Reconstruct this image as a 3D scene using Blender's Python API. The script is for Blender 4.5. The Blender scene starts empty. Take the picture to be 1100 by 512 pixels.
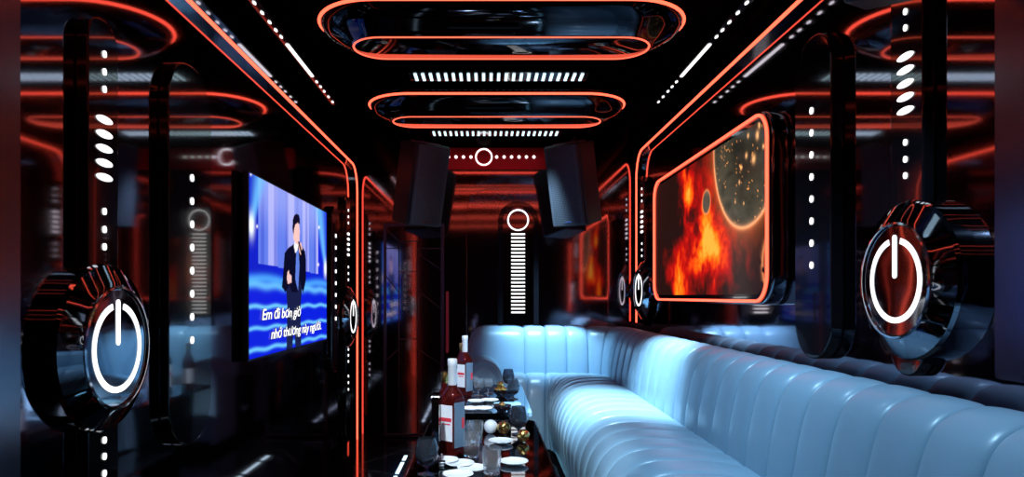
import bpy, bmesh, math, random
import numpy as np
from mathutils import Vector, Matrix
random.seed(4)
H = 1.15                       # camera height; zz(up) turns a height relative to the eye into a height over the floor
def zz(v): return v + H
COL = bpy.context.scene.collection
XL, XR, YB, YR, ZC = -1.07, 1.25, 5.62, -1.6, 2.37

# ------------------------------------------------------------------ materials
def mat(name, col, rough=0.5, metal=0.0, emit=None, estr=1.0, trans=0.0, ior=1.45, coat=0.0, alpha=1.0):
    m = bpy.data.materials.new(name); m.use_nodes = True
    b = m.node_tree.nodes['Principled BSDF']
    b.inputs['Base Color'].default_value = (*col, 1)
    b.inputs['Roughness'].default_value = rough
    b.inputs['Metallic'].default_value = metal
    b.inputs['IOR'].default_value = ior
    b.inputs['Transmission Weight'].default_value = trans
    b.inputs['Coat Weight'].default_value = coat
    if emit:
        b.inputs['Emission Color'].default_value = (*emit, 1)
        b.inputs['Emission Strength'].default_value = estr
    return m
def bump(m, scale, strength, detail=3, dist=0.002, stretch=(1, 1, 1)):
    nt = m.node_tree; b = nt.nodes['Principled BSDF']
    tc = nt.nodes.new('ShaderNodeTexCoord'); mp = nt.nodes.new('ShaderNodeMapping')
    mp.inputs['Scale'].default_value = stretch
    n = nt.nodes.new('ShaderNodeTexNoise'); n.inputs['Scale'].default_value = scale; n.inputs['Detail'].default_value = detail
    bp = nt.nodes.new('ShaderNodeBump'); bp.inputs['Strength'].default_value = strength; bp.inputs['Distance'].default_value = dist
    nt.links.new(tc.outputs['Object'], mp.inputs['Vector']); nt.links.new(mp.outputs[0], n.inputs['Vector'])
    nt.links.new(n.outputs['Fac'], bp.inputs['Height']); nt.links.new(bp.outputs[0], b.inputs['Normal'])
    return m
M = {}
M['mirror'] = mat('smoked_mirror', (.29, .25, .30), .055, 1.0)
M['mirror_back'] = mat('smoked_mirror_dark', (.30, .255, .31), .065, 1.0)
M['frost'] = bump(mat('frosted_mirror', (.15, .16, .20), .22, 1.0), 9, .1)
M['ceil'] = mat('black_gloss_ceiling', (.045, .04, .045), .15, 1.0)
M['ceil'].node_tree.nodes['Principled BSDF'].inputs['Specular Tint'].default_value = (.22, .2, .2, 1)
M['black'] = mat('black_lacquer', (.006, .006, .008), .08, 0.0, coat=.6)
M['chrome'] = bump(mat('black_chrome', (.26, .28, .32), .05, 1.0), 4, .25, 1, .01)
M['red_glow_panel'] = mat('gloss_panel_painted_red_glow', (.6, .012, .02), .28, .7)  # red base colour stands in for reflected neon glow
M['lamp_body'] = mat('black_chrome_lamp_body', (.035, .035, .042), .06, 1.0)
M['bright_chrome'] = mat('bright_chrome', (.6, .64, .7), .1, 1.0)
M['matte'] = mat('matte_black', (.012, .012, .014), .5)
M['orange'] = mat('orange_neon', (0, 0, 0), .5, emit=(3.6, .31, .155), estr=1.0)
M['thin_orange'] = mat('thin_orange_neon', (0, 0, 0), .5, emit=(2.3, .26, .135), estr=1.0)
M['white'] = mat('white_led', (0, 0, 0), .5, emit=(1, 1, 1), estr=1.7)
M['cool'] = mat('cool_led', (0, 0, 0), .5, emit=(.62, .88, 1), estr=1.7)
M['ice'] = mat('icy_blue_led', (0, 0, 0), .5, emit=(.28, .72, 1), estr=2.6)
M['leather'] = bump(mat('pale_blue_leather', (.22, .35, .45), .36, 0, coat=.15), 14, .25, 4, .004)
M['leather'].node_tree.nodes['Principled BSDF'].inputs['Coat Roughness'].default_value = .25
M['clear'] = mat('clear_glass', (.93, .97, 1), .02, 0, trans=.95, ior=1.45)
M['dark_glass'] = mat('smoky_glass', (.22, .27, .34), .02, 0, trans=.93, ior=1.45)
M['amber'] = mat('amber_red_spirit', (.15, .012, .01), .04, 0, trans=.7, ior=1.4)
M['blue_glass'] = mat('bluish_bottle_glass', (.35, .55, .75), .05, 0, trans=.6, ior=1.4)
M['label'] = mat('white_paper_label', (.85, .87, .9), .4)
M['label_red'] = mat('red_label_print', (.75, .04, .06), .4)
M['foil'] = mat('silver_white_foil', (.85, .88, .92), .3, .3)
M['gold'] = bump(mat('gold_foil', (.85, .58, .18), .2, 1.0), 70, .5, 2, .004)
M['china'] = mat('white_china', (.82, .85, .88), .15)
M['red_glow'] = mat('dim_red_handle_glow', (0, 0, 0), .5, emit=(.07, .004, .008), estr=1)  # emission only colours the door handle, which is no lamp
M['dim_frame'] = mat('purple_grey_metal', (.10, .06, .09), .35, .8)
# floor: black gloss tiles with hairline joints
mf = mat('black_gloss_tile', (.004, .004, .006), .09, 0, coat=.3)
nt = mf.node_tree; b = nt.nodes['Principled BSDF']
tc = nt.nodes.new('ShaderNodeTexCoord'); mp = nt.nodes.new('ShaderNodeMapping'); mp.inputs['Rotation'].default_value = (0, 0, .5)
bt = nt.nodes.new('ShaderNodeTexBrick'); bt.inputs['Scale'].default_value = 1.0
bt.offset = 0.5
bt.inputs['Color1'].default_value = (.003, .003, .005, 1); bt.inputs['Color2'].default_value = (.006, .006, .008, 1)
bt.inputs['Mortar'].default_value = (.10, .09, .09, 1); bt.inputs['Mortar Size'].default_value = .003
bt.inputs['Brick Width'].default_value = 1.2; bt.inputs['Row Height'].default_value = .6
nt.links.new(tc.outputs['Object'], mp.inputs[0]); nt.links.new(mp.outputs[0], bt.inputs['Vector'])
nt.links.new(bt.outputs['Color'], b.inputs['Base Color'])
M['floor'] = mf
# speaker grille: perforated metal
mg = mat('perforated_speaker_grille', (.02, .02, .024), .45, .4)
nt = mg.node_tree; b = nt.nodes['Principled BSDF']
tc = nt.nodes.new('ShaderNodeTexCoord'); v = nt.nodes.new('ShaderNodeTexVoronoi'); v.inputs['Scale'].default_value = 85; v.inputs['Randomness'].default_value = 0
cr = nt.nodes.new('ShaderNodeValToRGB'); cr.color_ramp.elements[0].position = .32; cr.color_ramp.elements[1].position = .42
cr.color_ramp.elements[0].color = (.002, .002, .002, 1); cr.color_ramp.elements[1].color = (.055, .055, .065, 1)
nt.links.new(tc.outputs['Object'], v.inputs['Vector']); nt.links.new(v.outputs['Distance'], cr.inputs[0]); nt.links.new(cr.outputs[0], b.inputs['Base Color'])
M['grille'] = mg
# picture on a screen: per-vertex colours of the displayed image, emitted
def screen_mat(name, strength):
    m = mat(name, (0, 0, 0), .15)
    nt = m.node_tree; b = nt.nodes['Principled BSDF']
    b.inputs['Specular IOR Level'].default_value = .12
    a = nt.nodes.new('ShaderNodeAttribute'); a.attribute_name = 'picture'
    nt.links.new(a.outputs['Color'], b.inputs['Emission Color']); b.inputs['Emission Strength'].default_value = strength
    return m
M['tv_pic'] = screen_mat('television_picture', 1.15)
M['space_pic'] = screen_mat('space_picture', 1.1)

# ------------------------------------------------------------------ helpers
def link(name, verts, faces, m, parent=None, smooth=False, bevel=0, seg=2, loc=None, autos=None):
    me = bpy.data.meshes.new(name); me.from_pydata([tuple(v) for v in verts], [], faces); me.update()
    bm = bmesh.new(); bm.from_mesh(me); bmesh.ops.recalc_face_normals(bm, faces=bm.faces); bm.to_mesh(me); bm.free()
    o = bpy.data.objects.new(name, me); COL.objects.link(o)
    if m: me.materials.append(m)
    if smooth:
        for p in me.polygons: p.use_smooth = True
    if bevel:
        md = o.modifiers.new('edge', 'BEVEL'); md.width = bevel; md.segments = seg; md.limit_method = 'ANGLE'; md.angle_limit = math.radians(40)
    if autos is not None:
        for p in me.polygons: p.use_smooth = True
        me.set_sharp_from_angle(angle=math.radians(autos))
    if parent: o.parent = parent
    if loc: o.location = loc
    return o
def tag(o, label, cat, group=None):
    o['label'] = label; o['category'] = cat
    if group: o['group'] = group
    return o
def thing(name, loc, label, cat, group=None, rot=(0, 0, 0)):
    o = bpy.data.objects.new(name, None); COL.objects.link(o); o.location = loc; o.rotation_euler = rot
    o.empty_display_size = .05
    return tag(o, label, cat, group)
def struct(o): o['kind'] = 'structure'; return o
def copy_tree(o, parent=None):
    c = o.copy(); COL.objects.link(c); c.parent = parent
    for ch in o.children: copy_tree(ch, c)
    return c
def box_g(x0, x1, y0, y1, z0, z1):
    v = [(x, y, z) for x in (x0, x1) for y in (y0, y1) for z in (z0, z1)]
    return v, [(0, 1, 3, 2), (4, 6, 7, 5), (0, 4, 5, 1), (2, 3, 7, 6), (0, 2, 6, 4), (1, 5, 7, 3)]
def box(name, x0, x1, y0, y1, z0, z1, m, parent=None, bevel=0, seg=2):
    v, f = box_g(x0, x1, y0, y1, z0, z1)
    return link(name, v, f, m, parent, bevel=bevel, seg=seg)
def place(axis, a, p, q):     # axis 'x': (a, p, q); 'y': (p, a, q); 'z': (p, q, a)
    return {'x': (a, p, q), 'y': (p, a, q), 'z': (p, q, a)}[axis]
def prism(name, poly, axis, a0, a1, m, parent=None, bevel=0, seg=2, autos=35):
    n = len(poly)
    v = [place(axis, a0, *p) for p in poly] + [place(axis, a1, *p) for p in poly]
    f = [tuple(range(n)), tuple(range(2 * n - 1, n - 1, -1))] + [(i, (i + 1) % n, n + (i + 1) % n, n + i) for i in range(n)]
    return link(name, v, f, m, parent, bevel=bevel, seg=seg, autos=autos)
def ringprism(name, outer, inner, axis, a0, a1, m, parent=None, autos=35):
    n = len(outer)
    v = []
    for a in (a0, a1):
        v += [place(axis, a, *p) for p in outer] + [place(axis, a, *p) for p in inner]
    f = []
    for i in range(n):
        j = (i + 1) % n
        f += [(i, j, n + j, n + i), (2 * n + i, 3 * n + i, 3 * n + j, 2 * n + j), (i, 2 * n + i, 2 * n + j, j), (n + i, n + j, 3 * n + j, 3 * n + i)]
    return link(name, v, f, m, parent, autos=autos)
def rrect(p0, p1, q0, q1, r, n=8):
    if not isinstance(r, (tuple, list)): r = (r,) * 4
    out = []
    for (cx, cy, a0, rr) in ((p1 - r[0], q1 - r[0], 0, r[0]), (p0 + r[1], q1 - r[1], 90, r[1]), (p0 + r[2], q0 + r[2], 180, r[2]), (p1 - r[3], q0 + r[3], 270, r[3])):
        for k in range(n + 1):
            a = math.radians(a0 + 90 * k / n); out.append((cx + rr * math.cos(a), cy + rr * math.sin(a)))
    return out
def circ(cx, cy, r, n=48, sx=1, sy=1): return [(cx + r * sx * math.cos(2 * math.pi * k / n), cy + r * sy * math.sin(2 * math.pi * k / n)) for k in range(n)]
def tube(name, pts, r, m, parent=None, closed=False, n=10, flat=None):
    pts = [Vector(p) for p in pts]; N = len(pts); V = []; F = []
    up = None
    for i, p in enumerate(pts):
        a = pts[(i - 1) % N] if (closed or i > 0) else p
        c = pts[(i + 1) % N] if (closed or i < N - 1) else p
        t = (c - a).normalized()
        if up is None:
            up = Vector((0, 0, 1)) if abs(t.z) < .9 else Vector((1, 0, 0))
        s = t.cross(up).normalized(); up = s.cross(t).normalized()
        for k in range(n):
            an = 2 * math.pi * k / n
            V.append(p + s * (r * math.cos(an)) + up * (r * math.sin(an)))
    for i in range(N if closed else N - 1):
        j = (i + 1) % N
        for k in range(n):
            l = (k + 1) % n; F.append((i * n + k, i * n + l, j * n + l, j * n + k))
    if not closed: F += [tuple(range(n)), tuple(range((N - 1) * n, N * n))]
    return link(name, V, F, m, parent, smooth=True)
def lathe(name, prof, m, parent=None, axis='z', c=(0, 0, 0), n=32, autos=40, loop=False):
    V = []; F = []; N = len(prof)
    for (r, h) in prof:
        for k in range(n):
            a = 2 * math.pi * k / n; u, w = r * math.cos(a), r * math.sin(a)
            V.append({'z': (c[0] + u, c[1] + w, c[2] + h), 'x': (c[0] + h, c[1] + u, c[2] + w), 'y': (c[0] + u, c[1] + h, c[2] + w)}[axis])
    for i in range(N - 1):
        for k in range(n):
            l = (k + 1) % n; F.append((i * n + k, i * n + l, (i + 1) * n + l, (i + 1) * n + k))
    if prof[0][0] > 1e-6 and not loop: F.append(tuple(range(n)))
    if prof[-1][0] > 1e-6 and not loop: F.append(tuple(range((N - 1) * n, N * n)))
    o = link(name, V, F, m, parent, autos=autos)
    bm = bmesh.new(); bm.from_mesh(o.data); bmesh.ops.remove_doubles(bm, verts=bm.verts, dist=1e-6); bmesh.ops.recalc_face_normals(bm, faces=bm.faces); bm.to_mesh(o.data); bm.free()
    return o

# ------------------------------------------------------------------ the room
struct(box('floor', XL - .1, XR + .1, YR - .1, YB + .1, -.08, 0, M['floor']))
struct(box('ceiling', XL - .1, XR + .1, YR - .1, YB + .1, ZC, ZC + .08, M['ceil']))
struct(box('wall_left', XL - .1, XL, YR, YB, 0, ZC, M['mirror']))
struct(box('wall_right', XR, XR + .1, YR, YB, 0, ZC, M['mirror']))
struct(box('wall_back', XL, XR, YB, YB + .1, 0, ZC, M['mirror_back']))
struct(box('wall_rear', XL, XR, YR - .1, YR, 0, ZC, M['matte']))
# frosted mirror slabs on both side walls beside the camera
tag(prism('frosted_mirror_panel', rrect(YR + .1, 1.555, .02, ZC - .02, .01, 2), 'x', XL, XL + .012, M['frost']), 'frosted mirror panel on the wall beside the large power disc, opposite the sofa', 'mirror panel')
tag(prism('frosted_mirror_panel', rrect(YR + .1, 1.665, .95, ZC - .02, .01, 2), 'x', XR - .012, XR, M['frost']), 'frosted mirror panel above the near end of the blue sofa', 'mirror panel')

# back wall: glass door, raised panel with round corners, arched light niche, header ring with dots
dr = struct(box('door_1', -.82, -.36, YB - .035, YB, .02, zz(.58), M['mirror_back'], bevel=.004))
fr = ringprism('door_frame', rrect(-.835, -.345, .01, zz(.595), .006, 2), rrect(-.812, -.368, .03, zz(.572), .006, 2), 'y', YB - .045, YB, M['dim_frame'], dr)
lines = [((-.82, 1.70), (-.71, 1.60)), ((-.71, 1.60), (-.71, .05)), ((-.71, 1.60), (-.56, 1.60)), ((-.56, 1.60), (-.56, .05)), ((-.82, 1.54), (-.71, 1.54)), ((-.56, 1.54), (-.36, 1.54)),
         ((-.56, 1.50), (-.37, 1.37)), ((-.71, 1.35), (-.56, 1.35)), ((-.82, 1.32), (-.71, 1.18)), ((-.56, 1.2), (-.37, 1.05)), ((-.71, .8), (-.56, .8)), ((-.82, .62), (-.71, .72)), ((-.56, .72), (-.37, .6))]
for (a, b_) in lines:
    tube('glazing_bar', [(a[0], YB - .037, a[1]), (b_[0], YB - .037, b_[1])], .004, M['dim_frame'], dr, n=6)
hd = link('door_handle', *box_g(-.325, -.305, YB - .06, YB - .04, zz(-.46), zz(.04)), M['red_glow'], dr, bevel=.003)  # handle glows red by its material; no light source sits here
box('handle_bracket', -.32, -.31, YB - .04, YB, zz(-.1), zz(-.08), M['dim_frame'], hd)
tag(prism('wall_panel', rrect(-.16, 1.0, .05, zz(.88), (.2, .2, .02, .02)), 'y', YB - .03, YB, M['mirror_back'], bevel=.004),
    'big dark glossy wall panel with rounded top corners behind the sofa', 'wall panel')
t = thing('arched_wall_light', (.262, YB - .03, zz(-.45)), 'tall arched wall light with white ring over a ladder of bright bars', 'wall light')
def arch(x0, x1, z0, z1, n=20):
    r = (x1 - x0) / 2; cx = (x0 + x1) / 2
    return [(x0, z0), (x1, z0)] + [(cx + r * math.cos(math.pi * k / n), z1 - r + r * math.sin(math.pi * k / n)) for k in range(n + 1)]
zb = .45
ringprism('frame', arch(-.165, .165, -.2, .77 + zb), arch(-.125, .125, -.16, .73 + zb), 'y', -.05, 0, M['black'], t)
prism('panel', arch(-.125, .125, -.16, .73 + zb), 'y', -.018, 0, M['mirror'], t)
ringprism('light_ring', circ(0, .62 + zb, .088), circ(0, .62 + zb, .076), 'y', -.026, -.018, M['white'], t)
for k in range(22):
    z = .505 + zb - k * .0303
    box('light_bar', -.056, .056, -.026, -.018, z - .0062, z + .0062, M['white'], t)
t = thing('wall_light', (-.02, YB, zz(1.14)), 'white light ring with a row of round dots high between the speakers', 'wall light')
prism('backing_panel', rrect(-.55, .82, -.10, .075, .03), 'y', -.012, 0, M['red_glow_panel'], t)  # red neon glow behind the ring is put into this panel's colour
ringprism('light_ring', circ(.003, 0, .071), circ(.003, 0, .059), 'y', -.02, -.012, M['white'], t)
for k in range(6):
    prism('light_dot', circ(-.103 - .061 * k, 0, .0125, 16), 'y', -.02, -.012, M['white'], t)
for k in range(6):
    prism('light_dot', circ(.108 + .061 * k, 0, .0125, 16), 'y', -.02, -.012, M['white'], t)

# ------------------------------------------------------------------ neon portals along both side walls
def portal(sx, x, y0, y1, z1, label, r=.2, zb=0.0):
    p = [(y0, zb), (y0, z1 - r)]
    for k in range(13):
        a = math.radians(180 - 90 * k / 12); p.append((y0 + r + r * math.cos(a), z1 - r + r * math.sin(a)))
    for k in range(13):
        a = math.radians(90 - 90 * k / 12); p.append((y1 - r + r * math.cos(a), z1 - r + r * math.sin(a)))
    p.append((y1, zb))
    t = thing('neon_wall_light', (x, (y0 + y1) / 2, 0), label, 'neon light')
    yc = (y0 + y1) / 2
    tube('neon_tube', [(0, a - yc, b) for a, b in p], .0075, M['orange'], t, n=10)
    xw = (XL if sx < 0 else XR) - x
    # dark channel between tube and wall
    V = []; F = []
    for i, (a, b) in enumerate(p):
        q = p[max(i - 1, 0)]; s = p[min(i + 1, len(p) - 1)]
        d = Vector((s[0] - q[0], s[1] - q[1])).normalized(); nn = Vector((-d.y, d.x)) * .006
        for (u, w) in ((-1, sx * .004), (1, sx * .004), (1, xw), (-1, xw)):
            V.append((w, a - yc + nn.x * u, b + nn.y * u))
    for i in range(len(p) - 1):
        for k in range(4):
            l = (k + 1) % 4; F.append((4 * i + k, 4 * i + l, 4 * i + 4 + l, 4 * i + 4 + k))
    link('channel', V, F, M['black'], t)
portal(-1, -1.035, 1.31, 5.50, zz(1.03), 'long orange neon line framing the wall around the television')
portal(1, 1.21, 1.31, 5.50, zz(1.14), 'long orange neon line framing the wall around the space picture', zb=.94)

# ------------------------------------------------------------------ power discs on dotted pillars
def pillar(name, sx, xf, yc, hw, z0, z1, dots, label, group):
    """capsule plate standing off the side wall, local origin at its base on the wall"""
    xw = XL if sx < 0 else XR
    t = thing(name, (xw, yc, zz(z0)), label, 'wall light', group)
    d = xf - xw
    prism('backing_plate', rrect(-hw, hw, 0, z1 - z0, hw * .96, 12), 'x', 0, d, M['black'], t, bevel=.005)
    for (z, w, h) in dots:
        if w > .04: poly = [(p[0], p[1]) for p in circ(0, z - z0, 1, 24, w / 2, h / 2)]
        else: poly = circ(0, z - z0, 1, 16, w / 2, h / 2)
        a = d + sx * -.004
        prism('light_dot', poly, 'x', d, a, M['white'], t)
    return t
def dots_A(sh):
    out = [(z + sh, .015, .019) for z in (.646, .598, .551, .22, .171, .124, -.40, -.444, -.49, -.60, -.65, -.70)]
    return out + [(z + sh, .074, .020) for z in (.468, .429, .39, .351, .312)]
def disc(sx, xf, yc, zc, label):
    xw = XL if sx < 0 else XR
    t = thing('power_disc_light', (xw, yc, zz(zc)), label, 'wall light', None)
    s = 1 if sx < 0 else -1
    D = abs(xf - xw)
    hub = lathe('hub', [(.0, 0), (.228, 0), (.228, D - .040), (.222, D - .030), (.176, D - .004), (.168, D), (.164, D - .003), (0, D - .003)], M['chrome'], t, 'x', n=72, autos=25)
    hub.data.transform(Matrix.Diagonal((s, 1, 1, 1))) if s < 0 else None
    if s < 0:
        bm = bmesh.new(); bm.from_mesh(hub.data); bmesh.ops.recalc_face_normals(bm, faces=bm.faces); bm.to_mesh(hub.data); bm.free()
    lathe('bezel', [(.156, s * (D - .003)), (.166, s * (D - .002)), (.166, s * (D + .004)), (.160, s * (D + .006)), (.156, s * (D - .003))], M['bright_chrome'], t, 'x', n=64, loop=True)
    # power symbol
    V = []; F = []; n = 44; a0 = math.radians(90 + 14); a1 = math.radians(90 + 346)
    for k in range(n + 1):
        a = a0 + (a1 - a0) * k / n
        for (r, x) in ((.106, D - .003), (.122, D - .003), (.122, D - .0008), (.106, D - .0008)): V.append((s * x, r * math.cos(a), r * math.sin(a)))
    for k in range(n):
        for j in range(4):
            l = (j + 1) % 4; F.append((4 * k + j, 4 * k + l, 4 * k + 4 + l, 4 * k + 4 + j))
    F += [(0, 1, 2, 3), (4 * n, 4 * n + 3, 4 * n + 2, 4 * n + 1)]
    link('power_ring', V, F, M['white'], t)
    prism('power_bar', rrect(-.009, .009, .006, .130, .0089), 'x', s * (D - .003), s * (D - .0008), M['white'], t)
    return t
GA = 'pillars of dots carrying the power discs'
pillar('dotted_pillar_light', -1, -1.036, 1.856, .074, -1.1, .75, dots_A(.01), 'black capsule pillar of white dots behind the large power disc beside the television', GA)
pillar('dotted_pillar_light', -1, -1.036, 5.15, .074, -1.1, .75, dots_A(0), 'far capsule pillar of white dots beyond the television, with red neon behind', GA)
pillar('dotted_pillar_light', 1, 1.215, 1.98, .077, -.23, 1.0, [d for d in dots_A(.225) if d[0] > -.1], 'black capsule pillar of white dots behind the large power disc above the sofa', GA)
pillar('dotted_pillar_light', 1, 1.215, 5.33, .074, -.23, .93, [d for d in dots_A(.19) if d[0] > -.1], 'small far capsule pillar of white dots between space picture and back wall', GA)
disc(-1, -.995, 1.856, -.139, 'large power symbol disc on the wall with the television, blue reflection inside')
disc(-1, -.995, 5.15, -.155, 'small far power symbol disc beyond the television')
disc(1, 1.165, 1.955, .045, 'large power symbol disc above the sofa, red stripe reflected inside')
disc(1, 1.18, 5.30, .045, 'small far power symbol disc beside the orange space picture')
GB = 'plain dotted pillars beside the screens'
db = lambda c: [(c + .0815 * (3.5 - k), .022, .026) for k in range(8)]
pillar('dotted_pillar_light', -1, -1.036, 2.41, .175, -.52, .81, db(.131), 'wide rounded pillar with eight white dots just before the television', GB)
pillar('dotted_pillar_light', -1, -1.036, 4.72, .12, -.52, .62, db(.131), 'narrow pillar with eight white dots just past the television', GB)
pillar('dotted_pillar_light', 1, 1.205, 2.53, .14, -.23, .96, db(.40), 'wide rounded pillar with eight white dots beside the space picture', GB)

# ------------------------------------------------------------------ noise for the pictures
def vnoise(x, y, seed=0):
    xi = np.floor(x).astype(np.int64); yi = np.floor(y).astype(np.int64); xf = x - xi; yf = y - yi
    def h(a, b):
        v = np.sin(a * 127.1 + b * 311.7 + seed * 74.7) * 43758.5453
        return v - np.floor(v)
    u = xf * xf * (3 - 2 * xf); w = yf * yf * (3 - 2 * yf)
    return (h(xi, yi) * (1 - u) + h(xi + 1, yi) * u) * (1 - w) + (h(xi, yi + 1) * (1 - u) + h(xi + 1, yi + 1) * u) * w
def fbm(x, y, o=5, seed=0):
    s = 0; a = .5; t = 0
    for k in range(o):
        s = s + a * vnoise(x * 2 ** k, y * 2 ** k, seed + k); t += a; a *= .55
    return s / t
def sstep(a, b, x):
    t = np.clip((x - a) / (b - a), 0, 1); return t * t * (3 - 2 * t)
def lin(c): return (np.array(c) / 255.) ** 2.2
def picture(name, X, Y0, Y1, Z0, Z1, ny, nz, fn, m, parent, off, mask=None):
    ys = np.linspace(Y0, Y1, ny); zs = np.linspace(Z0, Z1, nz)
    YY, ZZ = np.meshgrid(ys, zs); C = fn(YY, ZZ)
    yy = YY.copy(); zq = ZZ.copy()
    if mask:            # pull the rim in so the sheet has round corners
        r = mask; cy = np.clip(yy, Y0 + r, Y1 - r); cz = np.clip(zq, Z0 + r, Z1 - r)
        dy = yy - cy; dz = zq - cz; d = np.hypot(dy, dz); mx = np.maximum(np.abs(dy), np.abs(dz))
        k = np.where(d > 1e-9, mx / np.maximum(d, 1e-9), 1); yy = cy + dy * k; zq = cz + dz * k
    V = [(X - off[0], a - off[1], b + H - off[2]) for a, b in zip(yy.ravel(), zq.ravel())]
    F = [(j * ny + i, j * ny + i + 1, (j + 1) * ny + i + 1, (j + 1) * ny + i) for j in range(nz - 1) for i in range(ny - 1)]
    me = bpy.data.meshes.new(name); me.from_pydata(V, [], F); me.update()
    at = me.color_attributes.new('picture', 'FLOAT_COLOR', 'POINT')
    buf = np.ones((ny * nz, 4), dtype=np.float32); buf[:, :3] = C.reshape(-1, 3); at.data.foreach_set('color', buf.ravel())
    me.materials.append(m); o = bpy.data.objects.new(name, me); COL.objects.link(o); o.parent = parent
    return o
def inpoly(px, py, poly):
    r = np.zeros(px.shape, bool); n = len(poly); j = n - 1
    for i in range(n):
        xi, yi = poly[i]; xj, yj = poly[j]
        c = ((yi > py) != (yj > py)) & (px < (xj - xi) * (py - yi) / (yj - yi + 1e-12) + xi)
        r ^= c; j = i
    return r

# ------------------------------------------------------------------ television
TX, TY0, TY1, TZ0, TZ1 = -1.03, 2.980, 4.427, -.276, .539
tv = thing('television', (XL, (TY0 + TY1) / 2, zz(TZ0)), 'wall-mounted flat television showing a singer in a dark suit on a blue stage', 'television')
off = (XL, (TY0 + TY1) / 2, zz(TZ0)); yc = off[1]
prism('body', rrect(TY0 - .008 - yc, TY1 + .008 - yc, -.010, TZ1 - TZ0 + .008, .006, 3), 'x', .012, TX - XL - .003, M['matte'], tv, bevel=.002)
box('wall_mount', 0, .013, -.25, .25, .2, .55, M['matte'], tv)
def tvfn(Y, Z):
    x = 522 + TX * 735 / Y; y = 318 - Z * 735 / Y          # where each point of the broadcast picture sits
    u = (Y - TY0) / (TY1 - TY0); Y = Y / 1.0404; Z = Z / 1.0404
    C = np.zeros(Y.shape + (3,)) + lin((20, 40, 205))
    def mix(mask, c):
        mk = np.clip(mask, 0, 1)[..., None]; C[:] = C * (1 - mk) + lin(c) * mk
    mix(sstep(.6, .0, u) * .35, (10, 20, 150))
    # curtains
    ct = ((x > 278) & (x < 342) & (y < 283 + (x - 278) * .17)).astype(float)
    mix(ct, (95, 120, 225))
    mix(ct * sstep(.45, .7, np.sin(u * 30 + 1) * .5 + .5) * .75, (180, 180, 245))
    mix(ct * sstep(.75, .95, np.sin(u * 47 + 2) * .5 + .5) * .6, (60, 80, 200))
    mix(ct * sstep(.25, .5, Z) * .35, (190, 195, 250))
    # light beams from the stage lamps
    for (u0, z0, sl) in ((.02, .30, .25), (.98, .17, -.22)):
        d = np.abs((u - u0) - sl * (Z - z0) * 1.5); up = (Z > z0)
        mix(np.exp(-(d / (.015 + .18 * np.abs(Z - z0))) ** 2) * up * .8, (110, 190, 255))
        mix(np.exp(-(((u - u0) / .025) ** 2 + ((Z - z0) / .045) ** 2)) * 1.3, (240, 250, 255))
    # stage floor with light waves
    stg = (Z < .10 + 0 * u).astype(float)
    mix(stg * .8, (18, 35, 215))
    for (za, zb_, w) in ((.052, .035, .018), (-.045, -.055, .009), (-.14, -.148, .008), (-.232, -.245, .009)):
        zc = za + (zb_ - za) * u + .004 * np.sin(u * 30)
        mix(np.exp(-((Z - zc) / w) ** 2) * (.75 if w > .01 else .95), (110, 200, 255))
    mix(np.exp(-((Z - .07 - .01 * np.sin(u * 9)) / .02) ** 2) * .6, (90, 190, 255))
    for (a, b_) in ((276.5, 243), (343, 244), (342, 284), (270, 187)):
        mix(np.exp(-(((x - a) / .9) ** 2 + ((y - b_) / 1.5) ** 2)), (255, 255, 255))
    # singer
    mix(inpoly(x, y, [(307, 300), (309, 330), (308, 376), (314, 378), (316, 350), (318, 376), (324, 374), (323, 330), (326, 295)]), (28, 34, 70))
    mix(inpoly(x, y, [(304, 300), (306, 272), (310, 266), (316, 262), (324, 263), (328, 270), (329, 280), (329, 300), (326, 315), (322, 300), (320, 314), (314, 314), (311, 306), (307, 314), (303, 308)]), (16, 18, 42))
    mix(inpoly(x, y, [(316.5, 264), (318.5, 272), (317.5, 300), (320.5, 312), (322, 285), (321, 268)]), (90, 120, 215))
    mix(inpoly(x, y, [(316, 264), (317.5, 272), (320, 268), (321, 262), (317, 258)]), (245, 240, 245))
    mix(inpoly(x, y, [(315, 243), (315.5, 256), (317.5, 261), (320.5, 263), (322, 258), (322.4, 248), (321.5, 240), (317, 237)]), (240, 190, 185))
    mix(inpoly(x, y, [(314.5, 246), (314.8, 236), (316.5, 231), (319, 229), (321.5, 231), (322.5, 235), (322.3, 241), (320, 239), (317.5, 241), (316.3, 246), (315.6, 252)]), (20, 18, 40))
    mix(inpoly(x, y, [(321, 262), (324, 260), (325, 267), (323.5, 274), (321.5, 270)]), (240, 185, 180))
    mix(inpoly(x, y, [(320.3, 259), (321.8, 259), (325.5, 273), (324.4, 275)]), (8, 8, 15))
    mix(inpoly(x, y, [(308.5, 299), (309, 292), (310.5, 290), (311.3, 294), (313.6, 296), (313.4, 303), (309.5, 305)]), (235, 190, 190))
    return C
scr = picture('screen', TX - .0015, TY0, TY1, TZ0, TZ1, 260, 150, tvfn, M['tv_pic'], tv, off)
M['lyric'] = mat('white_subtitle', (0, 0, 0), .5, emit=(1, 1, 1), estr=1.6)
M['lyric_edge'] = mat('black_subtitle_edge', (0, 0, 0), .6)
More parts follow.
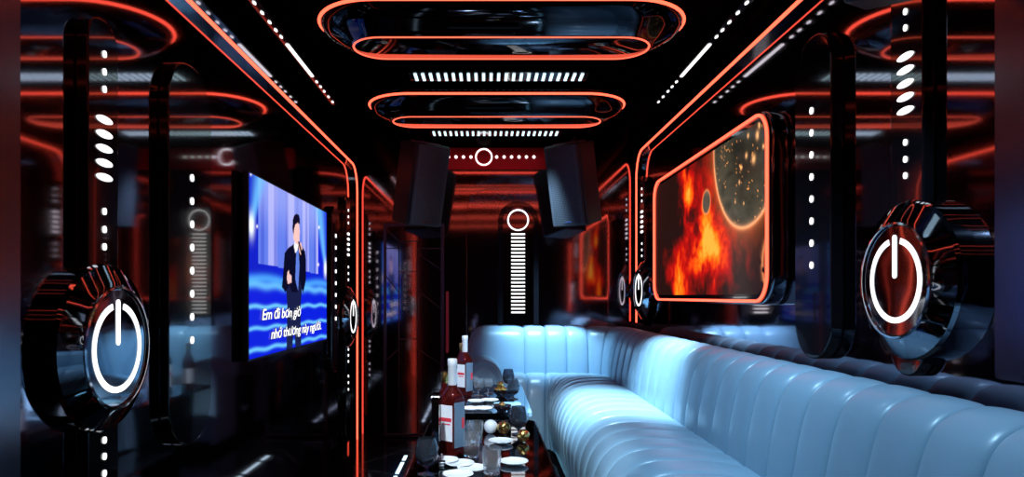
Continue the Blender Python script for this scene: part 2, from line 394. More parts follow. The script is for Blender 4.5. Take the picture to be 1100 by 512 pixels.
def text(body, y0, y1, z, h, parent):
    for (nm, mm, o_, xx) in (('subtitle_outline', M['lyric_edge'], .0045, .001), ('subtitle', M['lyric'], .0008, .004)):
        cu = bpy.data.curves.new(nm, 'FONT'); cu.body = body; cu.size = 1; cu.space_character = .95; cu.offset = 0; cu.shear = .18
        o = bpy.data.objects.new('t', cu); COL.objects.link(o)
        dg = bpy.context.evaluated_depsgraph_get(); me = bpy.data.meshes.new_from_object(o.evaluated_get(dg))
        bpy.data.objects.remove(o)
        co = np.array([v.co[:] for v in me.vertices]); w = co[:, 0].max() - co[:, 0].min(); x0 = co[:, 0].min()
        s = (y1 - y0) / w; sh = h / .72
        cu.offset = o_ / s; o = bpy.data.objects.new('t', cu); COL.objects.link(o)
        dg = bpy.context.evaluated_depsgraph_get(); me = bpy.data.meshes.new_from_object(o.evaluated_get(dg)); bpy.data.objects.remove(o)
        for v in me.vertices:
            a, b_ = v.co.x, v.co.y; v.co = (TX - XL + xx, y0 + (a - x0) * s - yc, z - TZ0 + b_ * sh)
        me.name = nm; me.materials.clear(); me.materials.append(mm)
        q = bpy.data.objects.new(nm, me); COL.objects.link(q); q.parent = parent
text('Em đi bơn giờ', 3.14, 3.80, -.109, .052, scr)
text('nhớ thương này người.', 3.27, 4.26, -.205, .050, scr)

# ------------------------------------------------------------------ space picture in a rounded neon box
SX, SY0, SY1, SZ0, SZ1 = 1.17, 2.81, 4.74, -.037, .79
sc = thing('light_box', (XR, (SY0 + SY1) / 2, zz(SZ0)), 'deep black rounded wall box with orange neon rim showing burning planets', 'light box')
off = (XR, (SY0 + SY1) / 2, zz(SZ0)); yc = off[1]; hh = SZ1 - SZ0
prism('housing', rrect(SY0 - yc, SY1 - yc, 0, hh, .13, 14), 'x', -(XR - SX) + .004, -.002, M['chrome'], sc, bevel=.012, seg=3, autos=50)
ringprism('rim', rrect(SY0 + .006 - yc, SY1 - .006 - yc, .006, hh - .006, .125, 14), rrect(SY0 + .05 - yc, SY1 - .05 - yc, .05, hh - .05, .09, 14), 'x', -(XR - SX) - .004, -(XR - SX) + .006, M['black'], sc)
rr = rrect(SY0 + .016 - yc, SY1 - .016 - yc, .016, hh - .016, .118, 14)
tube('neon_rim', [(-(XR - SX) - .010, a, b) for a, b in rr], .0065, M['orange'], sc, closed=True)
def spfn(Y, Z):
    Y = Y / 1.0475; Z = Z / 1.0475
    a = Y * 3.2; b = Z * 3.2
    f = fbm(a * 2.2 + 1.3 * fbm(a * 2, b * 2, 3, 9), b * 2.2, 6, 2); g = fbm(a * 5 + 3, b * 5 + fbm(a * 3, b * 3, 3, 5), 5, 7)
    def gs(y, z, sy, sz, th=0):
        dy = Y - y; dz = Z - z; c, s = math.cos(th), math.sin(th); p = dy * c + dz * s; q = -dy * s + dz * c
        return np.exp(-((p / sy) ** 2 + (q / sz) ** 2))
    heat = 1.0 * gs(3.50, .28, .22, .17) + .95 * gs(3.78, .58, .13, .26, -.1) + .95 * gs(3.95, .06, .12, .15) + .45 * gs(3.45, .5, .2, .3) + .35 * gs(3.2, .22, .3, .12) + .3 * gs(3.55, .1, .5, .2) + .3 * gs(4.1, .2, .2, .12) + .07
    h = heat * (.20 + 1.9 * np.clip(f - .25, 0, 1)) * (.55 + .9 * g)
    h = np.clip(h * .80 - .10, 0, 1.0)
    R = np.clip(h * 2.0, 0, 1) ** 1.3 * 1.0; G = np.clip((h - .30) * 1.15, 0, 1) ** 1.5; B = np.clip((h - .62) * .7, 0, 1) ** 2
    C = np.stack([R + .018, G * .62 + .006, B * .6 + .005], -1)
    # great dark planet with a glowing edge
    d = np.hypot(Y - 2.93, Z - .70); e = d - .405
    rim = np.exp(-(np.abs(e) / .008) ** 1.2); halo = np.exp(-np.clip(e, 0, 9) / .05) * (e > 0)
    C += (halo * .35)[..., None] * np.array([1, .22, .05])
    tex = fbm(a * 4, b * 9, 5, 21)
    pl = np.stack([.02 + .07 * tex, .02 + .055 * tex, .014 + .035 * tex], -1) * (.5 + .9 * sstep(.1, .42, d))[..., None]
    sp = (fbm(a * 26, b * 26, 3, 33) > .76) * (fbm(a * 3, b * 3, 2, 13) > .50)
    pl += sp[..., None] * np.array([1, .35, .08])
    for (y_, z_, r_) in ((2.80, .66, .016), (2.84, .57, .017), (2.92, .60, .011), (2.98, .56, .010), (2.78, .70, .012), (3.0, .50, .008), (2.74, .60, .009), (2.90, .68, .009), (2.95, .30 + .1, .006), (3.05, .42, .006)):
        pl += np.exp(-(np.hypot(Y - y_, Z - z_) / r_) ** 2)[..., None] * np.array([1.2, .55, .2])
    ins = sstep(.004, -.004, e)[..., None]; C = C * (1 - ins) + pl * ins
    C += rim[..., None] * np.array([1.1, .42, .18]) * (.75 + .25 * (Z < .62))[..., None]
    # small moon
    d = np.hypot((Y - 3.45) * .95, Z - .474); ins = sstep(.062, .056, d)[..., None]
    mo = np.stack([.05 + .12 * tex, .045 + .08 * tex, .035 + .05 * tex], -1)
    C = C * (1 - ins) + mo * ins; C += np.exp(-(np.abs(d - .06) / .006) ** 1.5)[..., None] * np.array([.8, .25, .08]) * .7
    # another planet edge low by the near border
    d = np.hypot((Y - 2.62) * 1.0, Z - .13); e = d - .13
    C += np.exp(-(np.abs(e) / .012) ** 1.3)[..., None] * np.array([1, .3, .1]) * (fbm(a * 9, b * 9, 3, 3) > .42)[..., None] * .8
    return np.clip(C, 0, 1.3)
picture('screen', SX - .006, SY0 + .045, SY1 - .045, SZ0 + .045, SZ1 - .045, 330, 150, spfn, M['space_pic'], sc, off, mask=.085)

# ------------------------------------------------------------------ ceiling
def stadium(w, d, n=16):
    r = d / 2; a = w / 2 - r; out = []
    for k in range(n + 1):
        t_ = -math.pi / 2 + math.pi * k / n; out.append((a + r * math.cos(t_), r * math.sin(t_)))
    for k in range(n + 1):
        t_ = math.pi / 2 + math.pi * k / n; out.append((-a + r * math.cos(t_), r * math.sin(t_)))
    return out
def coffer():
    t = thing('ceiling_lamp', (0, 0, ZC), '', 'ceiling light')
    levels = [(1.60, .56, -.0), (1.59, .55, -.03), (1.565, .525, -.055), (1.50, .455, -.08), (1.40, .36, -.105), (1.345, .305, -.118), (1.33, .29, -.121)]
    n = len(stadium(1, .5)); V = []; F = []
    for (w, d, z) in levels: V += [(x, y, z) for x, y in stadium(w, d)]
    for i in range(len(levels) - 1):
        for k in range(n):
            l = (k + 1) % n; F.append((i * n + k, i * n + l, (i + 1) * n + l, (i + 1) * n + k))
    F.append(tuple(range((len(levels) - 1) * n, len(levels) * n))); F.append(tuple(range(n)))
    link('body', V, F, M['lamp_body'], t, autos=60)
    tube('upper_neon_ring', [(x, y, -.022) for x, y in stadium(1.60, .55, 24)], .0072, M['orange'], t, closed=True, n=8)
    tube('lower_neon_ring', [(x, y, -.121) for x, y in stadium(1.305, .265, 24)], .0047, M['thin_orange'], t, closed=True, n=8)
    return t
c0 = coffer(); CL = []
for i, (y, lab) in enumerate([(3.035, 'nearer black oval ceiling lamp with two orange neon rings, in front of the bar row'), (4.32, 'farther black oval ceiling lamp with two orange neon rings, towards the speakers'),
                              (1.75, 'black oval neon ceiling lamp overhead, seen only in the side mirrors'), (.46, 'black oval neon ceiling lamp behind the viewpoint, seen only in the side mirrors')]):
    o = c0 if i == 0 else copy_tree(c0)
    o.location = (.068, y, ZC); o['label'] = lab; o['group'] = 'oval neon ceiling lamps'
def bars():
    t = thing('ceiling_light_bars', (0, 0, ZC), '', 'ceiling light')
    prism('backing_strip', rrect(-.49, .49, -.075, .075, .02), 'z', -.012, 0, M['black'], t)
    b0 = None
    for k in range(23):
        x = -.455 + .91 * k / 22
        if b0 is None: b0 = box('light_bar', -.008, .008, -.058, .058, -.017, -.012, M['cool'], t); c = b0
        else: c = b0.copy(); COL.objects.link(c)
        c.location.x = x
    return t
b0 = bars()
for i, (y, lab) in enumerate([(3.77, 'row of short cool white bars on the ceiling between the two oval lamps'), (5.08, 'far row of short cool white bars on the ceiling before the speakers'), (2.42, 'overhead row of short cool white bars nearer than the oval lamps, seen in side mirrors')]):
    o = b0 if i == 0 else copy_tree(b0)
    o.location = (.07, y, ZC); o['label'] = lab; o['group'] = 'rows of ceiling light bars'
def side_strip(x, lab):
    t = thing('ceiling_light_strip', (x, 3.53, ZC), lab, 'ceiling light', 'dot and dash ceiling strips')
    box('backing_strip', -.02, .02, -.8, .8, -.01, 0, M['black'], t)
    for y in (2.82, 2.92, 3.02, 3.11, 3.19, 3.86, 3.95, 4.04, 4.15, 4.26):
        prism('light_dot', circ(0, y - 3.53, .0065, 14, 1, 2.6), 'z', -.014, -.01, M['white'], t)
    prism('light_dash', rrect(-.0085, .0085, 3.28 - 3.53, 3.77 - 3.53, .008), 'z', -.014, -.01, M['white'], t)
side_strip(-.955, 'line of white dots and one long dash on the ceiling above the television')
side_strip(1.075, 'line of white dots and one long dash on the ceiling above the space picture')

# ------------------------------------------------------------------ speakers
def speaker(loc, yaw, pitch, lab, roll=0):
    t = thing('hanging_speaker', loc, lab, 'speaker', 'black hanging speakers')
    t.rotation_euler = (pitch, roll, yaw)
    w, d, h = .30, .27, .60
    prism('cabinet', [(-w / 2, -d / 2 + .02), (w / 2, -d / 2 + .02), (w / 2 - .02, d / 2), (-w / 2 + .02, d / 2)], 'z', 0, h, M['matte'], t, bevel=.008)
    prism('grille', [(-w / 2 + .008, -d / 2 + .02), (-w / 2 + .012, -d / 2 - .006), (-w / 2 + .04, -d / 2 - .016), (w / 2 - .04, -d / 2 - .016), (w / 2 - .012, -d / 2 - .006), (w / 2 - .008, -d / 2 + .02)], 'z', .012, h - .012, M['grille'], t, bevel=.003)
    box('badge', -.03, .03, -d / 2 - .018, -d / 2 - .015, .03, .042, M['bright_chrome'], t)
    box('bracket', -w / 2 + .02, w / 2 - .02, -.02, .02, h, h + .012, M['dim_frame'], t)
    tube('bracket_arm', [(0, 0, h), (0, .10, h + .04)], .010, M['dim_frame'], t, n=8)
    return t
speaker((-.535, 5.17, zz(.545)), math.radians(38), math.radians(13), 'black speaker hanging by the back corner on the glass door side')
speaker((.70, 5.17, zz(.545)), math.radians(-38), math.radians(13), 'black speaker hanging above the sofa in the back corner')
speaker((1.05, 1.66, zz(.735)), math.radians(-35), math.radians(14), 'black speaker overhead nearest the viewpoint, only its lower corner showing')

# ------------------------------------------------------------------ sofa
sofa = thing('sofa', (1.0, 5.4, 0), 'long L-shaped pale blue channelled leather sofa along two walls', 'sofa')
OFF = Vector((1.0, 5.4, 0))
BX, BYk = .97, 5.37          # backrest front face lines
seams = []                   # (back point, normal to the room, front point)
yv = .785
ys = []
while yv < 5.2: ys.append(yv); yv += .185
for y in ys[:-1] if ys[-1] > 5.19 else ys:
    d = .40 * (max(0, y - 3.0) / 2.04) ** 1.3
    seams.append(((BX, y), (-1, 0), (.45, y - d)))
R = .17
for k, fy in ((0, 4.72), (1, 4.785), (2, 4.84)):
    a = math.radians(90 * k / 2)
    seams.append(((BX - R + R * math.cos(a), BYk - R + R * math.sin(a)), (-math.cos(a), -math.sin(a)), (.45, fy)))
seams += [((.634, BYk), (0, -1), (.447, 4.90)), ((.47, BYk), (0, -1), (.425, 4.95)), ((.30, BYk), (0, -1), (.30, 4.95)), ((.12, BYk), (0, -1), (.12, 4.95))]
back_seams = seams[:-1] + [((-.14, BYk), (0, -1), (-.14, 4.95))]
def sweep(name, sm, prof, fn, amp, K, m, power=2.2, endcaps=True):
    V = []; F = []; cols = []
    for i in range(len(sm) - 1):
        for k in range(K + (1 if i == len(sm) - 2 else 0)):
            t_ = .5 - .5 * math.cos(math.pi * k / K); cols.append((i, t_))
    nP = len(prof)
    for (i, t_) in cols:
        a, b_ = sm[i], sm[i + 1]
        bulge = amp * (1 - abs(2 * t_ - 1) ** power) ** .6 if 0 < t_ < 1 else 0
        B = Vector(a[0]).lerp(Vector(b_[0]), t_); N = Vector(a[1]).lerp(Vector(b_[1]), t_).normalized(); Fp = Vector(a[2]).lerp(Vector(b_[2]), t_)
        # round the arc on the back path
        if abs(a[1][0] - b_[1][0]) > .1:
            C = Vector((BX - R, BYk - R)); B = C + (B - C).normalized() * R; N = (C - B).normalized()
        for j in range(nP):
            q0 = prof[max(j - 1, 0)]; q1 = prof[min(j + 1, nP - 1)]
            V.append(fn(prof[j], q0, q1, B, N, Fp, bulge, i, t_))
    for c in range(len(cols) - 1):
        for j in range(nP - 1):
            F.append((c * nP + j, c * nP + j + 1, (c + 1) * nP + j + 1, (c + 1) * nP + j))
    F.append(tuple(range(nP))); F.append(tuple(range((len(cols) - 1) * nP, len(cols) * nP)))
    return link(name, [Vector(v) - OFF for v in V], F, m, sofa, autos=70)
def dens(p, n=3):
    out = []
    for i in range(len(p) - 1):
        p0 = p[max(i - 1, 0)]; p1 = p[i]; p2 = p[i + 1]; p3 = p[min(i + 2, len(p) - 1)]
        for k in range(n):
            t_ = k / n
            out.append(tuple(.5 * ((2 * b) + (-a + c) * t_ + (2 * a - 5 * b + 4 * c - d) * t_ ** 2 + (-a + 3 * b - 3 * c + d) * t_ ** 3) for a, b, c, d in zip(p0, p1, p2, p3)))
    out.append(p[-1]); return out
seatp = dens([(-.16, .44), (-.10, .50), (0, .52), (.25, .545), (.5, .555), (.7, .55), (.84, .525), (.94, .47), (.995, .40), (1.01, .32), (.985, .22), (.94, .12), (.90, .05)])
def seatfn(p, q0, q1, B, N, Fp, bulge, i, t_):
    d = Fp - B; L = d.length or 1
    tx, tz = (q1[0] - q0[0]) * L, q1[1] - q0[1]; l = math.hypot(tx, tz) or 1
    nx, nz = -tz / l, tx / l
    if nz < -.5 and p[0] < .9: nx, nz = -nx, -nz
    dd = d.normalized(); P = B + dd * (p[0] * L + nx * -1 * bulge * -1)
    return (P.x, P.y, p[1] + nz * bulge)
def seatfn2(p, q0, q1, B, N, Fp, bulge, i, t_):
    d = Fp - B; L = d.length or 1
    tx, tz = (q1[0] - q0[0]) * L, q1[1] - q0[1]; l = math.hypot(tx, tz) or 1
    nx, nz = -tz / l, tx / l          # moving outward along +x, normal points up
    P = B + d.normalized() * (p[0] * L + nx * bulge)
    return (P.x, P.y, p[1] + nz * bulge)
# profile runs from back to front then down: tangent (+,0) -> normal (0,+); tangent (0,-) -> normal (+,0)
sweep('seat', seams, seatp, seatfn2, .018, 14, M['leather'], power=4.5)
backp = dens([(.03, .46), (.035, .53), (.03, .62), (.012, .72), (-.008, .80), (-.035, .855), (-.085, .888), (-.14, .892), (-.175, .87), (-.19, .80), (-.19, .55)])
def backfn(p, q0, q1, B, N, Fp, bulge, i, t_):
    tx, tz = q1[0] - q0[0], q1[1] - q0[1]; l = math.hypot(tx, tz) or 1
    nx, nz = tz / l, -tx / l
    n_, z = p[0] + nx * bulge, p[1] + nz * bulge
    if i == len(back_seams) - 2:       # last broad channel rounds off at the free end
        x = B.x + .14; r = .12
        if x < r:
            k = 1 - math.sqrt(max(0, 1 - (1 - x / r) ** 2)); n_ = max(-.19, n_ - k * .05); z = z - max(0, z - .5) * k * .35
    P = B + N * n_
    return (P.x, P.y, z)
sweep('backrest', back_seams, backp, backfn, .019, 14, M['leather'], power=4)
# arm with an arched front
def archx(x0, x1, z0, z1, n=24):
    cx = (x0 + x1) / 2; a = (x1 - x0) / 2; zs_ = z1 - .17
    return [(x0, z0), (x1, z0)] + [(cx + a * math.cos(math.pi * k / n), zs_ + .17 * math.sin(math.pi * k / n)) for k in range(n + 1)]
arm = prism('armrest', [(x - 1.0, z) for x, z in archx(-.17, .125, .06, .69)], 'y', 4.98 - 5.4, 5.40 - 5.4, M['leather'], sofa, bevel=.02, seg=4, autos=60)
tube('piping', [(x - 1.0, 4.982 - 5.4, z) for x, z in archx(-.15, .105, .08, .668)[1:]], .0055, M['leather'], arm, n=8)
prism('arm_cushion', [(x - 1.0, z) for x, z in archx(-.125, .08, .12, .635)], 'y', 4.967 - 5.4, 5.0 - 5.4, M['leather'], arm, bevel=.012, seg=3, autos=60)
prism('plinth', [(x - 1.0, y - 5.4) for x, y in [(.52, .8), (.52, 4.98), (-.13, 4.98), (-.13, 5.58), (1.2, 5.58), (1.2, .8)]], 'z', 0, .09, M['matte'], sofa)
prism('back_shell', [(x - 1.0, y - 5.4) for x, y in [(1.165, .8), (1.165, 5.56), (-.12, 5.56), (-.12, 5.585), (1.235, 5.585), (1.235, .8)]], 'z', .05, .85, M['matte'], sofa)

# ------------------------------------------------------------------ tables
def table(x0, x1, y0, y1, lab):
    cx, cy = (x0 + x1) / 2, (y0 + y1) / 2; hx, hy = (x1 - x0) / 2, (y1 - y0) / 2
    t = thing('bar_table', (cx, cy, 0), lab, 'table', 'black glass tables')
    prism('table_top', rrect(-hx, hx, -hy, hy, .03, 5), 'z', .528, .548, M['table'], t, bevel=.002)
    ringprism('edge_trim', rrect(-hx - .004, hx + .004, -hy - .004, hy + .004, .032, 5), rrect(-hx + .001, hx - .001, -hy + .001, hy - .001, .028, 5), 'z', .530, .5495, M['bright_chrome'], t)
    for s in (-1, 1):
        prism('pedestal', [(-hx * .55, 0), (hx * .55, 0), (hx * .72, .526), (-hx * .72, .526)], 'y', s * hy * .72 - .04, s * hy * .72 + .04, M['black'], t, bevel=.006)
    prism('lower_shelf', rrect(-hx * .62, hx * .62, -hy * .7, hy * .7, .02, 4), 'z', .12, .14, M['black'], t)
    return t
M['table'] = mat('black_mirror_glass_top', (.17, .20, .24), .03, 1.0)
table(-.27, .235, 1.95, 3.32, 'nearer black mirror-topped table crowded with bottles and glasses')
table(-.20, .235, 3.52, 4.66, 'farther black mirror-topped table reaching towards the sofa back')
TT = .5495
def TP(x, y): Y = 441. / (y - 318); return ((x - 522) * Y / 735, Y)

# bottles --------------------------------------------------------------
def square_bottle(loc, rz, lab):
    t = thing('square_bottle', (*loc, TT), lab, 'bottle', 'tall white-necked square bottles', (0, 0, rz))
    V = []; F = []; n = 28
    def sq(h, ex, z):   # superellipse cross-section
        for k in range(n):
            a = 2 * math.pi * (k + .5) / n; c, s = math.cos(a), math.sin(a)
            V.append((h * math.copysign(abs(c) ** (2 / ex), c), h * math.copysign(abs(s) ** (2 / ex), s), z))
    L = [(.030, 6, 0), (.034, 8, .004), (.035, 9, .02), (.035, 9, .195), (.034, 8, .21), (.030, 5, .228), (.022, 3, .245), (.0155, 2, .262), (.0145, 2, .275), (.0145, 2, .345)]
    for l in L: sq(*l)
    for i in range(len(L) - 1):
        for k in range(n): F.append((i * n + k, i * n + (k + 1) % n, (i + 1) * n + (k + 1) % n, (i + 1) * n + k))
    F.append(tuple(range(n))); F.append(tuple(range((len(L) - 1) * n, len(L) * n)))
    link('glass', V, F, M['amber'], t, autos=40)
    lb = box('front_label', -.030, .030, -.0362, -.0352, .055, .19, M['label'], t)
    box('label_print', -.026, .026, -.0368, -.0362, .128, .142, M['label_red'], lb); box('label_print', -.02, .02, -.0368, -.0362, .116, .121, M['label_red'], lb)
    lb = box('side_label', .0352, .0362, -.030, .030, .03, .20, M['blue_glass'], t)
    box('label_print', .0362, .0368, .012, .027, .1, .14, M['label_red'], lb)
    lathe('neck_foil', [(.0152, .262), (.0168, .268), (.0168, .335), (.0185, .338), (.0185, .36), (.016, .363), (0, .363)], M['foil'], t, n=20)
    return t
square_bottle(TP(486, 487), math.radians(-38), 'tall square amber bottle with white neck and label on the nearer table')
square_bottle(TP(499.5, 424.5), math.radians(-40), 'tall square amber bottle with white neck and label on the farther table')
def round_bottle(loc, h, lab):
    t = thing('gold_capped_bottle', (*loc, TT), lab, 'bottle', 'gold-capped dark bottles')
    lathe('glass', [(0, 0), (.034, 0), (.036, .006), (.036, h * .56), (.030, h * .66), (.014, h * .78), (.012, h * .9), (0, h * .9)], M['amber'], t, n=24)
    lathe('gold_cap', [(.0135, h * .84), (.0145, h * .86), (.0145, h * .99), (.013, h), (0, h)], M['gold'], t, n=20)
    lathe('label', [(.0365, h * .15), (.0368, h * .16), (.0368, h * .45), (.0365, h * .46)], M['label'], t, n=24)
    return t
round_bottle((-.172, 2.86), .285, 'dark bottle with gold cap half hidden behind the nearer square bottle')
round_bottle((-.158, 4.40), .30, 'dark bottle with gold cap half hidden behind the farther square bottle')
t = thing('menu_stand', (-.176, 2.43, TT), 'slim upright black menu stand with chrome edge beside the nearer bottle', 'menu stand')
box('board', -.011, .011, -.05, .05, .008, .25, M['black'], t, bevel=.003)
ringprism('chrome_edge', rrect(-.054, .054, .004, .254, .006, 3), rrect(-.049, .049, .009, .249, .004, 3), 'x', -.013, .013, M['bright_chrome'], t)
box('foot', -.03, .03, -.045, .045, 0, .008, M['bright_chrome'], t, bevel=.002)

# glasses --------------------------------------------------------------
def snifter_mesh():
    out = [(0, 0), (.030, 0), (.031, .002), (.012, .005), (.005, .010), (.005, .022), (.014, .027), (.030, .040), (.0385, .060), (.0395, .075), (.035, .100), (.029, .122)]
    inn = [(.0275, .122), (.0335, .100), (.038, .075), (.037, .060), (.0285, .042), (.012, .030), (0, .029)]
    return out + inn
def glass(kind, loc, lab, group, s=1.0, m='clear', fill=None):
    if kind == 'brandy_glass':
        prof = snifter_mesh()
        fp = [(0, .0305), (.012, .0315), (.0278, .043), (.0358, .058), (0, .058)]
    elif kind == 'tumbler':
        prof = [(0, 0), (.026, 0), (.028, .004), (.032, .050), (.033, .090), (.0315, .090), (.0305, .05), (.0265, .010), (0, .009)]
        fp = [(0, .0105), (.0262, .0115), (.0288, .035), (0, .035)]
    else:
        prof = [(0, 0), (.027, 0), (.028, .002), (.006, .006), (.005, .030), (.010, .036), (.026, .046), (.031, .065), (.030, .100), (.0285, .100), (.029, .066), (.024, .049), (.009, .040), (0, .039)]
        fp = [(0, .0405), (.009, .0415), (.0235, .050), (.0275, .064), (0, .064)]
    t = thing(kind, (*loc, TT), lab, 'glass', group)
    lathe('bowl', [(r * s, h * s) for r, h in prof], M[m], t, n=28)
    if fill: lathe('drink', [(r * s, h * s) for r, h in fp], M[fill], t, n=24)
    return t
GS = 'glasses on the tables'
glass('brandy_glass', (-.200, 2.31), 'dark rounded brandy glass at the near corner of the table, beside the menu stand', GS, 1.0, 'dark_glass')
glass('brandy_glass', TP(557, 466), 'dark rounded brandy glass on the nearer table, by its far sofa-side corner', GS, 1.0, 'dark_glass', 'amber')
glass('tumbler', TP(496, 481), 'clear tumbler touching the label side of the nearer square bottle', GS, 1.0, 'clear')
glass('tumbler', TP(506.5, 490), 'clear tumbler next to the stacked white saucers, second from the square bottle', GS, 1.0, 'clear', 'amber')
glass('tumbler', TP(511, 474), 'tumbler with golden drink behind the two clear tumblers on the nearer table', GS, .95, 'clear', 'amber')
glass('tumbler', (.02, 2.32), 'clear tumbler in the middle of the nearer table, close to the viewpoint', GS, 1, 'clear')
glass('wine_goblet', TP(508, 421), 'short clear goblet next to the farther square bottle', GS, 1.0, 'clear', 'amber')
glass('wine_goblet', TP(514, 424.5), 'clear goblet on the farther table, second from the square bottle', GS, 1.05, 'clear')
glass('wine_goblet', TP(524.5, 422), 'bright clear goblet on the farther table, beside the gold fruit bowl', GS, .9, 'clear')
glass('brandy_glass', TP(551.5, 428), 'dark brandy glass with red drink on the farther table', GS, .95, 'dark_glass', 'amber')
glass('brandy_glass', (.148, 4.5), 'bluish clear brandy glass at the sofa end of the farther table', GS, 1.0, 'dark_glass')

# gold and silver balls, bowls ----------------------------------------
def bowl_of_gold(loc, lab, r=.045):
    t = thing('small_bowl', (*loc, TT), lab, 'bowl', 'small dark bowls')
    lathe('bowl_body', [(0, 0), (.5 * r, 0), (.52 * r, .003), (.95 * r, .022), (r, .032), (.94 * r, .032), (.85 * r, .022), (.4 * r, .006), (0, .006)], M['black'], t, n=28)
    return t
def ball(name, loc, z, r, m, lab, grp, cat):
    V = []
    prof = [(r * math.sin(math.pi * k / 12) * (1 + .03 * math.sin(k)), r - r * math.cos(math.pi * k / 12)) for k in range(13)]
    o = lathe(name, prof, m, None, n=20, autos=180); o.location = (*loc, z); tag(o, lab, cat, grp); return o
GG = 'gold foil balls on the tables'
b1 = TP(537.5, 424.5); bowl_of_gold(b1, 'small dark bowl holding three gold balls on the farther table')
for dx, dy, z, w in ((-.018, 0, .012, 'beside the goblets'), (.019, .006, .012, 'towards the dark brandy glass'), (.001, .004, .045, 'on top of the other two')):
    ball('gold_foil_ball', (b1[0] + dx, b1[1] + dy), TT + z, .021, M['gold'], 'gold ball in the bowl on the farther table, ' + w, GG, 'ornament')
ball('gold_foil_ball', TP(541, 466), TT, .029, M['gold'], 'gold ball lying on the nearer table between white ball and brandy glass', GG, 'ornament')
ball('gold_foil_ball', TP(562, 474), TT, .026, M['gold'], 'gold ball lying in front of the brandy glass on the nearer table', GG, 'ornament')
ball('white_ball', TP(527, 465), TT, .030, M['china'], 'shiny white ball beside a gold one at the far end of the nearer table', 'white balls', 'ornament')
b2 = TP(539, 441); bowl_of_gold(b2, 'shallow dark bowl at the front edge of the farther table, one gold piece inside', .05)
ball('gold_foil_ball', b2, TT + .008, .020, M['gold'], 'single gold ball in the shallow bowl at the front edge of the farther table', GG, 'ornament')
# saucers ---------------------------------------------------------------
sau = lathe('saucer', [(0, 0), (.026, 0), (.028, .003), (.046, .008), (.052, .012), (.051, .014), (.044, .0105), (.026, .006), (0, .006)], M['china'], None, n=36)
tag(sau, '', 'saucer', 'white saucers on the tables')
SP = [((-.150, 2.47), 'small white saucer between the menu stand and the nearer square bottle'), (TP(494, 500), 'white saucer before the two clear tumblers'), (TP(507, 505), 'white saucer near the middle of the nearer table'),
      (TP(492, 512), 'white saucer closest to the viewpoint, next to the dark brandy glass'), ((.10, 2.45), 'white saucer on the sofa side of the nearer table'), ((.06, 2.80), 'white saucer before the gold ball on the nearer table'),
      (TP(505, 440), 'white saucer at the front corner of the farther table under the bottle'), (TP(519, 440), 'white saucer at the front edge of the farther table beside the shallow bowl'), (TP(512, 432), 'white saucer on the farther table behind two others, before the goblets'), (TP(526, 431), 'white saucer on the farther table just before the bright goblet')]
for i, (p, lab) in enumerate(SP):
    o = sau if i == 0 else sau.copy()
    if i: COL.objects.link(o)
    o.location = (*p, TT); o['label'] = lab
tray = prism('serving_tray', rrect(-.075, .075, -.05, .05, .02, 5), 'z', 0, .006, mat('pale_cyan_tray', (.35, .62, .70), .2), None, bevel=.002)
p = TP(545, 434); tray.location = (p[0], p[1] , TT); tag(tray, 'flat pale cyan tray on the farther table behind the shallow bowl', 'tray')

# ------------------------------------------------------------------ floor light strips
def floor_strip(x, segs, lab, m='cool', w=.012):
    y0 = segs[0][0]; y1 = segs[-1][1]; cy = (y0 + y1) / 2
    t = thing('floor_light_strip', (x, cy, 0), lab, 'floor light')
    box('profile', -w * 1.3, w * 1.3, y0 - cy - .02, y1 - cy + .02, 0, .004, M['black'], t)
    for a, b_ in segs: box('light_dash', -w, w, a - cy, b_ - cy, .004, .007, M[m], t)
def segs(y0, y1, l, g):
    out = []; y = y0
    while y + l <= y1: out.append((y, y + l)); y += l + g
    return out
floor_strip(-.575, [(1.2, 1.8), (2.1, 2.7), (3.0, 3.6), (3.85, 4.36), (4.42, 4.72), (4.78, 4.92)], 'dashed cool white floor strip on the television side of the tables')
floor_strip(.415, [(1.2, 1.8), (2.1, 2.7), (3.0, 3.6), (3.8, 4.2), (4.27, 4.88)], 'dashed icy blue floor strip between tables and sofa', 'ice', .010)

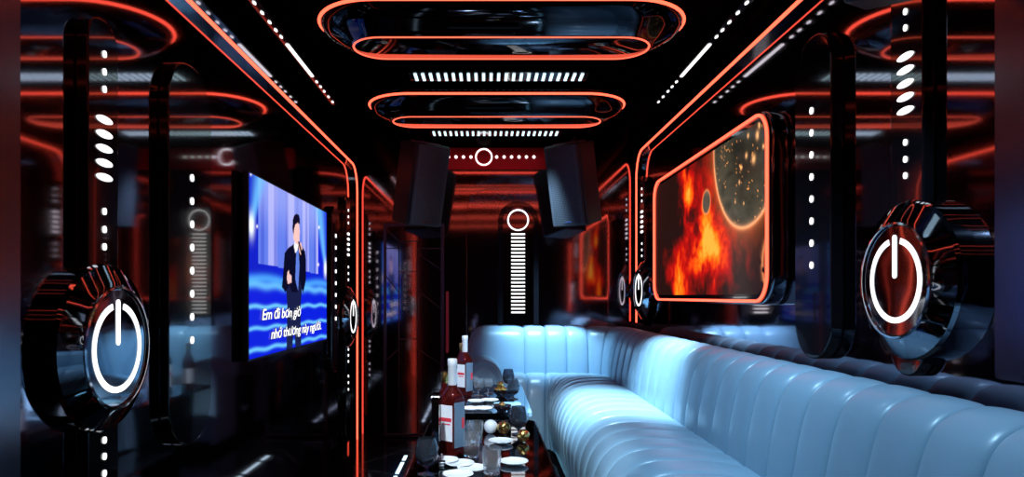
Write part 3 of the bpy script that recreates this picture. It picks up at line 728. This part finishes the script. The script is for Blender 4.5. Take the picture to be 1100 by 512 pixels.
# ------------------------------------------------------------------ light
def spot(loc, tgt, power, ang=70, blend=.6, col=(.40, .72, 1), size=.04):
    l = bpy.data.lights.new('unseen_spot', 'SPOT'); l.energy = power; l.spot_size = math.radians(ang); l.spot_blend = blend; l.color = col; l.shadow_soft_size = size
    o = bpy.data.objects.new('unseen_spot', l); COL.objects.link(o); o.location = loc
    o.rotation_euler = (Vector(tgt) - Vector(loc)).to_track_quat('-Z', 'Y').to_euler()
spot((.55, 3.52, 2.33), (.74, 3.80, .5), 850, 46, 1.0, col=(.52, .80, 1))
spot((.38, 4.85, 2.30), (.50, 5.4, .80), 620, 40, 1.0)
spot((.45, 2.58, 2.30), (.90, 2.7, .6), 95, 75, .9)  # unseen fill added to brighten the near run of the sofa
spot((.35, 1.35, 2.30), (1.0, 1.75, .8), 105, 75, .9)  # second added fill, out of view, for the sofa's nearest end
spot((-.25, 1.25, 2.25), (-.08, 2.6, .65), 260, 36, .5, col=(.72, .88, 1))  # unseen front key, added to brighten bottles and their labels
spot((-.05, 2.62, 2.30), (-.02, 3.95, .6), 300, 34, .5, col=(.72, .88, 1))

w = bpy.data.worlds.new('world'); bpy.context.scene.world = w; w.use_nodes = True
w.node_tree.nodes['Background'].inputs[0].default_value = (.2, .3, .5, 1); w.node_tree.nodes['Background'].inputs[1].default_value = .02

# ------------------------------------------------------------------ camera
cam = bpy.data.cameras.new('camera'); co = bpy.data.objects.new('camera', cam); COL.objects.link(co)
co.location = (0, 0, H); co.rotation_euler = (math.radians(90), 0, 0)
cam.sensor_width = 36; cam.lens = 735 / 1100 * 36; cam.clip_start = .01
cam.shift_x = (550 - 522) / 1100; cam.shift_y = (318 - 256) / 1100
S = bpy.context.scene; S.camera = co
S.view_settings.view_transform = 'Standard'; S.view_settings.look = 'None'; S.view_settings.exposure = 0; S.view_settings.gamma = 1; S.view_settings.use_curve_mapping = False
S.cycles.max_bounces = 12; S.cycles.glossy_bounces = 6; S.cycles.transmission_bounces = 8; S.cycles.sample_clamp_indirect = 6
S.cycles.use_denoising = True
